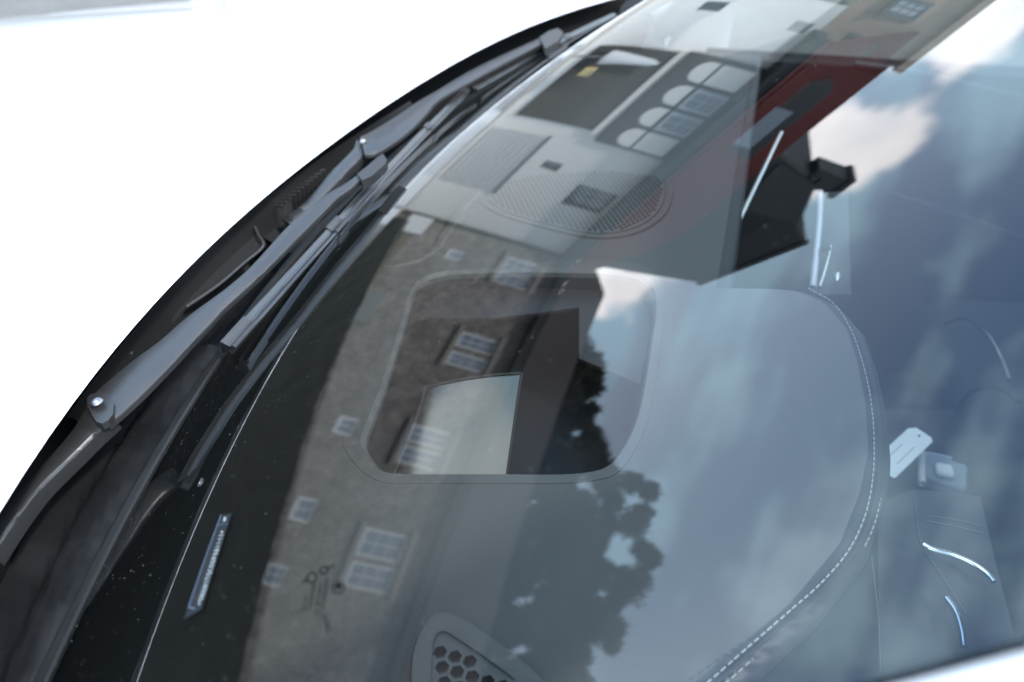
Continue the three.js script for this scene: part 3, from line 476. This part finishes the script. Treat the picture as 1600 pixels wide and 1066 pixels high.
{ // paper tag lying behind the instrument hood
  const cv = document.createElement('canvas'); cv.width = 256; cv.height = 128; const x = cv.getContext('2d'); x.fillStyle = '#fff'; x.fillRect(0, 0, 256, 128); x.fillStyle = '#c2c7c9'; x.fillRect(70, 34, 80, 7); x.fillRect(60, 84, 110, 7); x.fillRect(20, 60, 18, 7);
  const t = new THREE.CanvasTexture(cv); t.colorSpace = THREE.SRGBColorSpace;
  const o = thing('paper_tag', 'small pale paper tag with a punched hole lying below the stitched dashboard edge', 'tag');
  const q = [[1362, 722], [1425, 664], [1463, 688], [1398, 748]].map(([a, b]) => lv(a, b, -0.27)), sh = [];
  const U = q[1].clone().sub(q[0]), W = q[3].clone().sub(q[0]); const rows = [];
  const s2 = new THREE.Shape(); s2.moveTo(0.03, 0); s2.lineTo(0.9, 0); s2.lineTo(1, 0.2); s2.lineTo(1, 0.85); s2.lineTo(0.95, 1); s2.lineTo(0.03, 1); s2.lineTo(0, 0.95); s2.lineTo(0, 0.05); s2.closePath(); const hl = new THREE.Path(); hl.absellipse(0.9, 0.5, 0.028, 0.05, 0, 6.283); s2.holes.push(hl);
  const g = new THREE.ExtrudeGeometry(s2, { depth: 1, bevelEnabled: false }); const m = new THREE.Matrix4().makeBasis(U, W, V(0, -0.001, 0)); const uvs = g.attributes.uv, p = g.attributes.position; for (let i = 0; i < p.count; i++) uvs.setXY(i, p.getX(i), 1 - p.getY(i)); g.applyMatrix4(m); g.computeVertexNormals(); g.translate(q[0].x, q[0].y, q[0].z);
  part(o, 'card', g, std([0.8, 0.82, 0.8], 0.8, { map: t }));
}

// ---------------------------------------------------------------- the houses, trees and street that the glass mirrors
const plasterB = dataTex(256, 256, (u, v) => 0.5 + 0.6 * tiled(u, v, 3) + 0.2 * noise.noise(u * 90, v * 90, 5));
const mottle = dataTex(512, 512, (u, v) => { const n = 0.5 + 0.7 * tiled(u, v, 1.2) + 0.5 * tiled(u, v, 4, 9), c = 0.56 + 0.09 * (n - 0.5) + 0.16 * noise.noise(u * 70, v * 70, 4.1) + 0.1 * noise.noise(u * 26, v * 26, 1.1); return [c * 1.03, c * 0.98, c * 0.95 ]; }, true); mottle.repeat.set(1, 1);
const H = {
  cream: std([0.68, 0.66, 0.62], 0.95, { bumpMap: plasterB, bumpScale: 0.01 }), stone: std([0.62, 0.60, 0.585], 0.95, { map: mottle, bumpMap: plasterB, bumpScale: 0.02 }), plinth: std([0.12, 0.10, 0.075], 0.95),
  timber: std([0.02, 0.022, 0.023], 0.7), white: std([0.52, 0.53, 0.54], 0.6), pane: phys([0.05, 0.06, 0.07], 0.05, { specularIntensity: 1, ior: 1.8 }), skycurtain: std([0.5, 0.55, 0.6], 0.8), ledge: std([0.24, 0.22, 0.2], 0.9), skyveil: std([0.17, 0.21, 0.28], 0.3),  // the two bluish pane tones have reflected sky painted in, over a curtain tone
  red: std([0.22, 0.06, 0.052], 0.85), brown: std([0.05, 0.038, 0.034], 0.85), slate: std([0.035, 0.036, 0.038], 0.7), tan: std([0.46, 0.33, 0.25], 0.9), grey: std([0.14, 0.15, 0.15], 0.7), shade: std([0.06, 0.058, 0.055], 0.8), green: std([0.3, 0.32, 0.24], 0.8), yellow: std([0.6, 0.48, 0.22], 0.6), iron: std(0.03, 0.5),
};
function windowIn(parent, u, y, w, h, z, put, { panes = [2, 3], frameM = H.white, paneM = H.skycurtain, sill = true } = {}) {
  const f = [], t = 0.09; f.push(box(u - w / 2, u + w / 2, y, y + t, z, z + 0.1), box(u - w / 2, u + w / 2, y + h - t, y + h, z, z + 0.1), box(u - w / 2, u - w / 2 + t, y + t, y + h - t, z, z + 0.1), box(u + w / 2 - t, u + w / 2, y + t, y + h - t, z, z + 0.1));
  const fr = part(parent, 'window', put(clean(f)), frameM);
  const [nx, ny] = panes, iw = (w - 2 * t) / nx, ih = (h - 2 * t) / ny;
  for (let a = 0; a < nx; a++) for (let b = 0; b < ny; b++) part(fr, 'pane', put(box(u - w / 2 + t + a * iw + 0.025, u - w / 2 + t + (a + 1) * iw - 0.025, y + t + b * ih + 0.025, y + t + (b + 1) * ih - 0.025, z + 0.03, z + 0.05)), paneM);
  part(fr, 'glazing_bar', put(box(u - w / 2 + t, u + w / 2 - t, y + t, y + h - t, z, z + 0.028)), frameM);
  if (sill) part(fr, 'sill', put(box(u - w / 2 - 0.08, u + w / 2 + 0.08, y - 0.09, y, z, z + 0.18)), H.stone);
}
const same = (g) => g;
function wallWith(x0, x1, y0, y1, holes, z, depth) {     // a wall front with real openings and their reveals
  const xs = [...new Set([x0, x1, ...holes.flatMap(([u, , w]) => [u - w / 2, u + w / 2])])].sort((a, b) => a - b), ys = [...new Set([y0, y1, ...holes.flatMap(([, y, , h]) => [y, y + h])])].sort((a, b) => a - b), pos = [];
  const quad = (a, b, c, d) => pos.push(...a, ...b, ...c, ...a, ...c, ...d);
  for (let i = 0; i + 1 < xs.length; i++) for (let k = 0; k + 1 < ys.length; k++) {
    const cx = (xs[i] + xs[i + 1]) / 2, cy = (ys[k] + ys[k + 1]) / 2; if (holes.some(([u, y, w, h]) => Math.abs(cx - u) < w / 2 && cy > y && cy < y + h)) continue;
    quad([xs[i], ys[k], z], [xs[i + 1], ys[k], z], [xs[i + 1], ys[k + 1], z], [xs[i], ys[k + 1], z]);
  }
  for (const [u, y, w, h] of holes) { const a = u - w / 2, b = u + w / 2, c = y + h, q = z - depth; quad([a, y, z], [a, c, z], [a, c, q], [a, y, q]); quad([b, y, z], [b, y, q], [b, c, q], [b, c, z]); quad([a, y, z], [a, y, q], [b, y, q], [b, y, z]); quad([a, c, z], [b, c, z], [b, c, q], [a, c, q]); }
  const g = new THREE.BufferGeometry(); g.setAttribute('position', new THREE.Float32BufferAttribute(pos, 3)); g.computeVertexNormals(); return g;
}
{ // cream house straight across the street
  const o = thing('cream_house', 'cream house with red roof and dark timber balcony, mirrored in the upper windscreen', 'house');
  const wins = [[-8.53, 2.73, 0.36, 0.56], [-9.32, 4.2, 0.9, 1.3], [-2.75, 2.2, 0.3, 0.7], [-2.9, 5.0, 0.3, 0.5]];
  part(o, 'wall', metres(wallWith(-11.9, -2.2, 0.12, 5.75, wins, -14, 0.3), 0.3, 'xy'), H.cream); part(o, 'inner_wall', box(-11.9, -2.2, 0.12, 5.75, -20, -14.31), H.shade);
  const cor = part(o, 'eaves', box(-12.1, -2.85, 5.62, 5.95, -14.0, -13.3), H.timber);
  const roofG = loft([[V(-12.3, 5.95, -13.2), V(-12.3, 9.85, -18), V(-12.3, 5.95, -22.5)], [V(-2.85, 5.95, -13.2), V(-2.85, 9.85, -18), V(-2.85, 5.95, -22.5)]], { deg: 20 });
  const roof = part(o, 'roof', roofG, H.red);
  for (let k = 0; k < 22; k++) { const t = (k + 0.5) / 22, c = box(-12.3, -2.85, 0, 0.03, 0, 0.16); c.rotateX(-0.68); c.translate(0, mix(5.96, 9.86, t), mix(-13.2, -18, t)); part(roof, 'tile_course', c, H.red); }
  part(o, 'ridge', box(-12.3, -2.85, 9.82, 9.95, -18.1, -17.9), std([0.22, 0.19, 0.18], 0.8));
  const dm = part(o, 'dormer', box(-6.5, -4.1, 6.2, 7.6, -16.8, -14.1), H.slate); part(dm, 'dormer_window', box(-6.2, -4.9, 6.5, 7.3, -14.1, -14.05), std([0.22, 0.26, 0.3], 0.2));
  part(o, 'chimney', box(-3.4, -3.05, 7.0, 7.9, -15.6, -15.2), H.slate);
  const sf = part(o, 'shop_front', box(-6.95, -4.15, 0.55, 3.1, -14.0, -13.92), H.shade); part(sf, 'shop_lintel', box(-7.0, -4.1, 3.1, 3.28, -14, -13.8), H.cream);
  part(sf, 'shop_door', box(-5.0, -4.4, 0.55, 2.5, -13.92, -13.88), H.timber);
  for (let k = 0; k < 9; k++) part(o, 'door_slat', box(-10.0, -7.55, 0.35 + k * 0.2, 0.53 + k * 0.2, -14, -13.95), std([0.5, 0.5, 0.49], 0.6));
  part(o, 'door_frame', box(-10.06, -7.49, 2.16, 2.24, -14, -13.9), H.grey);
  windowIn(o, -8.53, 2.73, 0.36, 0.56, -14.2, same, { panes: [1, 1], frameM: H.timber, paneM: H.pane, sill: false });
  windowIn(o, -9.32, 4.2, 0.9, 1.3, -14.2, same, { panes: [2, 2], frameM: H.timber, paneM: H.pane, sill: false });
  windowIn(o, -2.75, 2.2, 0.3, 0.7, -14.2, same, { panes: [2, 1], frameM: H.timber, paneM: H.pane, sill: false });
  windowIn(o, -2.9, 5.0, 0.3, 0.5, -14.2, same, { panes: [2, 1], frameM: H.grey, paneM: H.pane, sill: false });
  const bal = part(o, 'timber_balcony', box(-7.2, -4.05, 3.4, 5.62, -14, -13.8), H.timber);
  for (let k = 0; k < 4; k++) {
    const x0 = -7.08 + k * 0.77, x1 = x0 + 0.62, s = new THREE.Shape(); s.moveTo(x0, 4.38); s.lineTo(x1, 4.38); s.absarc((x0 + x1) / 2, 4.25, 0.31, 0, Math.PI, true); s.closePath();
    const sh = new THREE.Shape(); sh.moveTo(x0, 4.4); sh.lineTo(x0, 4.18); for (let a = 0; a <= 14; a++) { const an = Math.PI + Math.PI * a / 14; sh.lineTo((x0 + x1) / 2 + 0.31 * Math.cos(an), 4.18 + 0.3 * Math.sin(an)); } sh.lineTo(x1, 4.4); sh.closePath();
    const g = new THREE.ExtrudeGeometry(sh, { depth: 0.03, bevelEnabled: false }); g.translate(0, 0, -13.8); part(bal, 'rounded_panel', g, H.cream);
    if (k === 0 || k === 3) part(bal, 'plaster_panel', box(x0, x1, 4.5, 5.42, -13.8, -13.77), H.cream);
    else windowIn(o, (x0 + x1) / 2, 4.5, 0.64, 0.94, -13.8, same, { panes: [2, 2], frameM: std([0.3, 0.33, 0.36], 0.6), paneM: H.pane, sill: false });
  }
  part(o, 'drain_pipe', (() => { const g = new THREE.CylinderGeometry(0.07, 0.07, 5.6, 12); g.translate(-11.75, 2.92, -13.9); return g; })(), H.iron);
}
{ // stone house on the front side, turned to face the car's corner
  const o = thing('stone_house', 'grey stone house with paired white windows and brown roof, mirrored in the windscreen', 'house');
  const ph = 66.41 * Math.PI / 180; o.position.set(-Math.sin(ph) * 16.4, 0, -Math.cos(ph) * 16.4); o.rotation.y = ph;   // local x runs along the front, local z towards the car
  const up = [[-7.26, 0.58], [-6.74, 0.5], [-4.32, 0.56], [-3.66, 0.5], [-1.15, 0.58], [-0.5, 0.58], [2.08, 0.82], [2.98, 0.74]], low = [[-7.0, 0.42], [-0.85, 0.56], [1.62, 0.68], [3.4, 0.6]];
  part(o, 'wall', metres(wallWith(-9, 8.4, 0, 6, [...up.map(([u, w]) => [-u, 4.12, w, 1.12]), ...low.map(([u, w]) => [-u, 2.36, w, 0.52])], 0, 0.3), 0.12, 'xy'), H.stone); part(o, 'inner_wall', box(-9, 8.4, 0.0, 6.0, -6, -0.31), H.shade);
  part(o, 'plinth', box(-9, 8.4, 0.0, 1.05, 0, 0.06), H.plinth);
  part(o, 'eaves', box(-9.1, 8.5, 5.82, 6.08, 0, 0.42), H.timber);
  part(o, 'roof', loft([[V(8.6, 6.08, 0.45), V(8.6, 8.7, -3.1), V(8.6, 6.08, -6.5)], [V(-9.2, 6.08, 0.45), V(-9.2, 9.5, -3.1), V(-9.2, 6.08, -6.5)]], { deg: 20 }), H.brown);
  for (const [u, w] of up) windowIn(o, -u, 4.12, w, 1.12, -0.16, same, { paneM: H.skyveil, sill: false });
  for (const [u, w] of low) windowIn(o, -u, 2.36, w, 0.52, -0.16, same, { panes: [2, 1], paneM: H.skyveil, sill: false });
  for (let k = 0; k + 1 < up.length; k += 2) { const a = -up[k][0] + up[k][1] / 2 + 0.12, b = -up[k + 1][0] - up[k + 1][1] / 2 - 0.12; part(o, 'window_ledge', box(b, a, 3.98, 4.1, 0, 0.14), H.ledge); part(o, 'window_lintel', box(b, a, 5.26, 5.42, 0, 0.08), H.ledge); }
  part(o, 'garage_door', box(3.9, 5.0, 0.1, 1.6, 0.06, 0.12), H.grey);
  part(o, 'white_panel', box(7.3, 8.0, 0.5, 1.25, 0.06, 0.14), H.white);
}
{ // tan house at the end of the row
  const o = thing('tan_house', 'tan plastered house rising beyond the end of the red roof', 'house');
  part(o, 'wall', box(-3.7, 3, 0, 9.6, -24, -17), H.tan);
  part(o, 'eaves', box(-3.9, 3.2, 9.6, 9.85, -24, -16.7), H.tan);
  part(o, 'balcony', box(-3.6, 1, 6.2, 6.6, -17, -16.6), H.green);
  windowIn(o, -2.4, 7.7, 0.55, 1.0, -17, same, { frameM: H.grey, paneM: H.skycurtain });
}
{ // dark slate house behind the red roof
  const o = thing('slate_house', 'dark slate roofed house with a chimney standing behind the red roof', 'house');
  const ex = (pts, d, z, bev) => { const s = new THREE.Shape(pts.map(([a, b]) => new THREE.Vector2(a, b))); const g = new THREE.ExtrudeGeometry(s, { depth: d, bevelEnabled: bev > 0, bevelSize: bev, bevelThickness: bev, bevelSegments: 1, bevelOffset: -bev }); g.translate(0, 0, z); return g; };
  part(o, 'wall', box(-18.3, -9.4, 0, 11.2, -28, -22.2), H.slate);
  part(o, 'roof', ex([[-18.6, 9.2], [-9.4, 11.2], [-9.5, 12.0], [-10.2, 14.2], [-10.6, 14.6], [-12.4, 15.7], [-13, 16.7], [-17.4, 14.8]], 5, -27, 0.12), H.slate);
  part(o, 'roof_fold', ex([[-12.3, 15.4], [-12.6, 12.6], [-9.9, 12.2], [-10.3, 14.3]], 0.4, -22.2, 0), std([0.05, 0.052, 0.055], 0.7));
  part(o, 'chimney', clean([box(-10.7, -9.75, 14.0, 15.75, -23.4, -22.3), box(-10.8, -9.65, 15.5, 15.75, -23.5, -22.2)]), H.iron); part(o, 'ridge_cap', ex([[-17.4, 14.7], [-17.4, 14.95], [-13, 16.85], [-13, 16.6]], 0.3, -22.1, 0), std([0.08, 0.08, 0.085], 0.7)); for (let k = 0; k < 12; k++) part(o, 'slate_course', box(-18.2 + k * 0.08, -10.0, 11.4 + k * 0.26, 11.43 + k * 0.26, -22.1, -21.85), H.slate);
}
function tree(label, az, dist, top, wide, n, base) {
  const o = thing('leafy_tree', label, 'tree', undefined), a = az * Math.PI / 180; o.position.set(-Math.sin(a) * dist, 0, -Math.cos(a) * dist);
  const tr = []; const tg = new THREE.CylinderGeometry(0.14, 0.3, top * 0.6, 10); tg.translate(0, top * 0.3, 0); tr.push(tg);
  for (let k = 0; k < 9; k++) { const an = k * 2.4, h = top * (0.35 + 0.04 * k), l = wide * (0.5 + 0.4 * rnd()); const g = new THREE.CylinderGeometry(0.03, 0.09, l, 6); g.translate(0, l / 2, 0); g.rotateZ(-0.8); g.rotateY(an); g.translate(0, h, 0); tr.push(g); }
  part(o, 'trunk', clean(tr), std([0.06, 0.045, 0.035], 0.9));
  const leaf = new THREE.BufferGeometry(); leaf.setAttribute('position', new THREE.Float32BufferAttribute([0, 0, 0, 0.5, 0.12, 0.1, 1, 0, 0, 0.5, -0.02, 0.3], 3)); leaf.setIndex([0, 1, 3, 1, 2, 3]); leaf.computeVertexNormals();
  const clumps = []; for (let k = 0; k < 190; k++) { const h = mix(base, top - 0.5, rnd()), f = Math.sqrt(Math.sin(Math.PI * clamp((h - base) / (top - base) * 0.8 + 0.14))); const an = rnd() * 6.283, r = wide * f * Math.sqrt(rnd()); clumps.push([Math.cos(an) * r, h, Math.sin(an) * r, 0.3 + 0.6 * rnd() ** 2]); }
  const im = new THREE.InstancedMesh(leaf, phys([0.034, 0.031, 0.021], 0.8), n), m = new THREE.Matrix4(), q = new THREE.Quaternion(), col = new THREE.Color();
  for (let i = 0; i < n; i++) { const c = clumps[Math.floor(rnd() * clumps.length)], u = rnd() * 2 - 1, t = rnd() * 6.283, r = c[3] * Math.cbrt(rnd()), w = Math.sqrt(1 - u * u); const s = 0.2 + 0.22 * rnd(); m.compose(V(c[0] + r * w * Math.cos(t), c[1] + r * u * 0.8, c[2] + r * w * Math.sin(t)), q.setFromEuler(new THREE.Euler(rnd() * 6, rnd() * 6, rnd() * 6)), V(s, s, s)); im.setMatrixAt(i, m); const b = 0.7 + 0.6 * rnd(); im.setColorAt(i, col.setRGB(b, b * (0.95 + 0.1 * rnd()), b * 0.9)); }
  im.name = 'crown'; im.userData.kind = 'stuff'; o.add(im);
}
tree('tall dark leafy tree rising behind the brown roof, the larger of two', 69, 25, 16.8, 5.2, 120000, 5);
tree('smaller dark leafy tree beside the tall one behind the brown roof', 54.5, 25, 12.3, 3.1, 50000, 5);
{ // dark hedge added before the stone house so the mirrored border stays black
  const ph = 66.41 * Math.PI / 180, o = thing('added_dark_hedge', 'dark hedge added before the grey stone house to blacken the mirrored lower border', 'hedge');
  o.position.set(-Math.sin(ph) * 15.2, 0, -Math.cos(ph) * 15.2); o.rotation.y = ph;
  const g = new THREE.BoxGeometry(16, 2.2, 0.9, 120, 18, 6), p = g.attributes.position; for (let i = 0; i < p.count; i++) { const x = p.getX(i), y = p.getY(i), z = p.getZ(i), n = 0.07 * noise.noise(x * 3, y * 3, z * 3) + 0.05 * noise.noise(x * 9, y * 9, z * 9); const hu = -(x - 1.0) - 1.4, top = 2.12 + (hu > 0 ? 0.12 : 0.17) * hu; p.setXYZ(i, x + n, (y + 1.1) * top / 2.2 - 1.1 + n * 0.5, z + n); } g.translate(-1.0, 1.05, 0); g.computeVertexNormals();
  part(o, 'added_foliage', g, std([0.012, 0.012, 0.008], 0.95));
}
tree('middling dark leafy tree between the tall and the smaller one', 62, 27, 15.0, 3.7, 80000, 5);
tree('dark leafy tree farthest to the front of the car, past the tall one', 79, 26, 16.2, 4.2, 90000, 5);
{ // folded parasol and letter box before the shop
  const o = thing('folded_parasol', 'white folded parasol standing before the dark shop front', 'parasol'); o.position.set(-4.3, 0.12, -13.2);
  part(o, 'pole', (() => { const g = new THREE.CylinderGeometry(0.03, 0.03, 2.6, 10); g.translate(0, 1.3, 0); return g; })(), H.grey);
  part(o, 'canopy', new THREE.LatheGeometry([[0.02, 2.7], [0.1, 2.5], [0.16, 1.8], [0.24, 1.1], [0.05, 1.0]].map(([a, b]) => new THREE.Vector2(a, b)), 20), H.white);
  const l = thing('letter_box', 'pale yellow letter box beside the dark shop front', 'letter box'); l.position.set(-5.05, 1.2, -13.8);
  part(l, 'case', new RoundedBoxGeometry(0.28, 0.4, 0.22, 3, 0.04), H.yellow); part(l, 'slot', box(-0.1, 0.1, 0.1, 0.13, 0.108, 0.116), H.iron);
}
renderer.render(scene, camera);
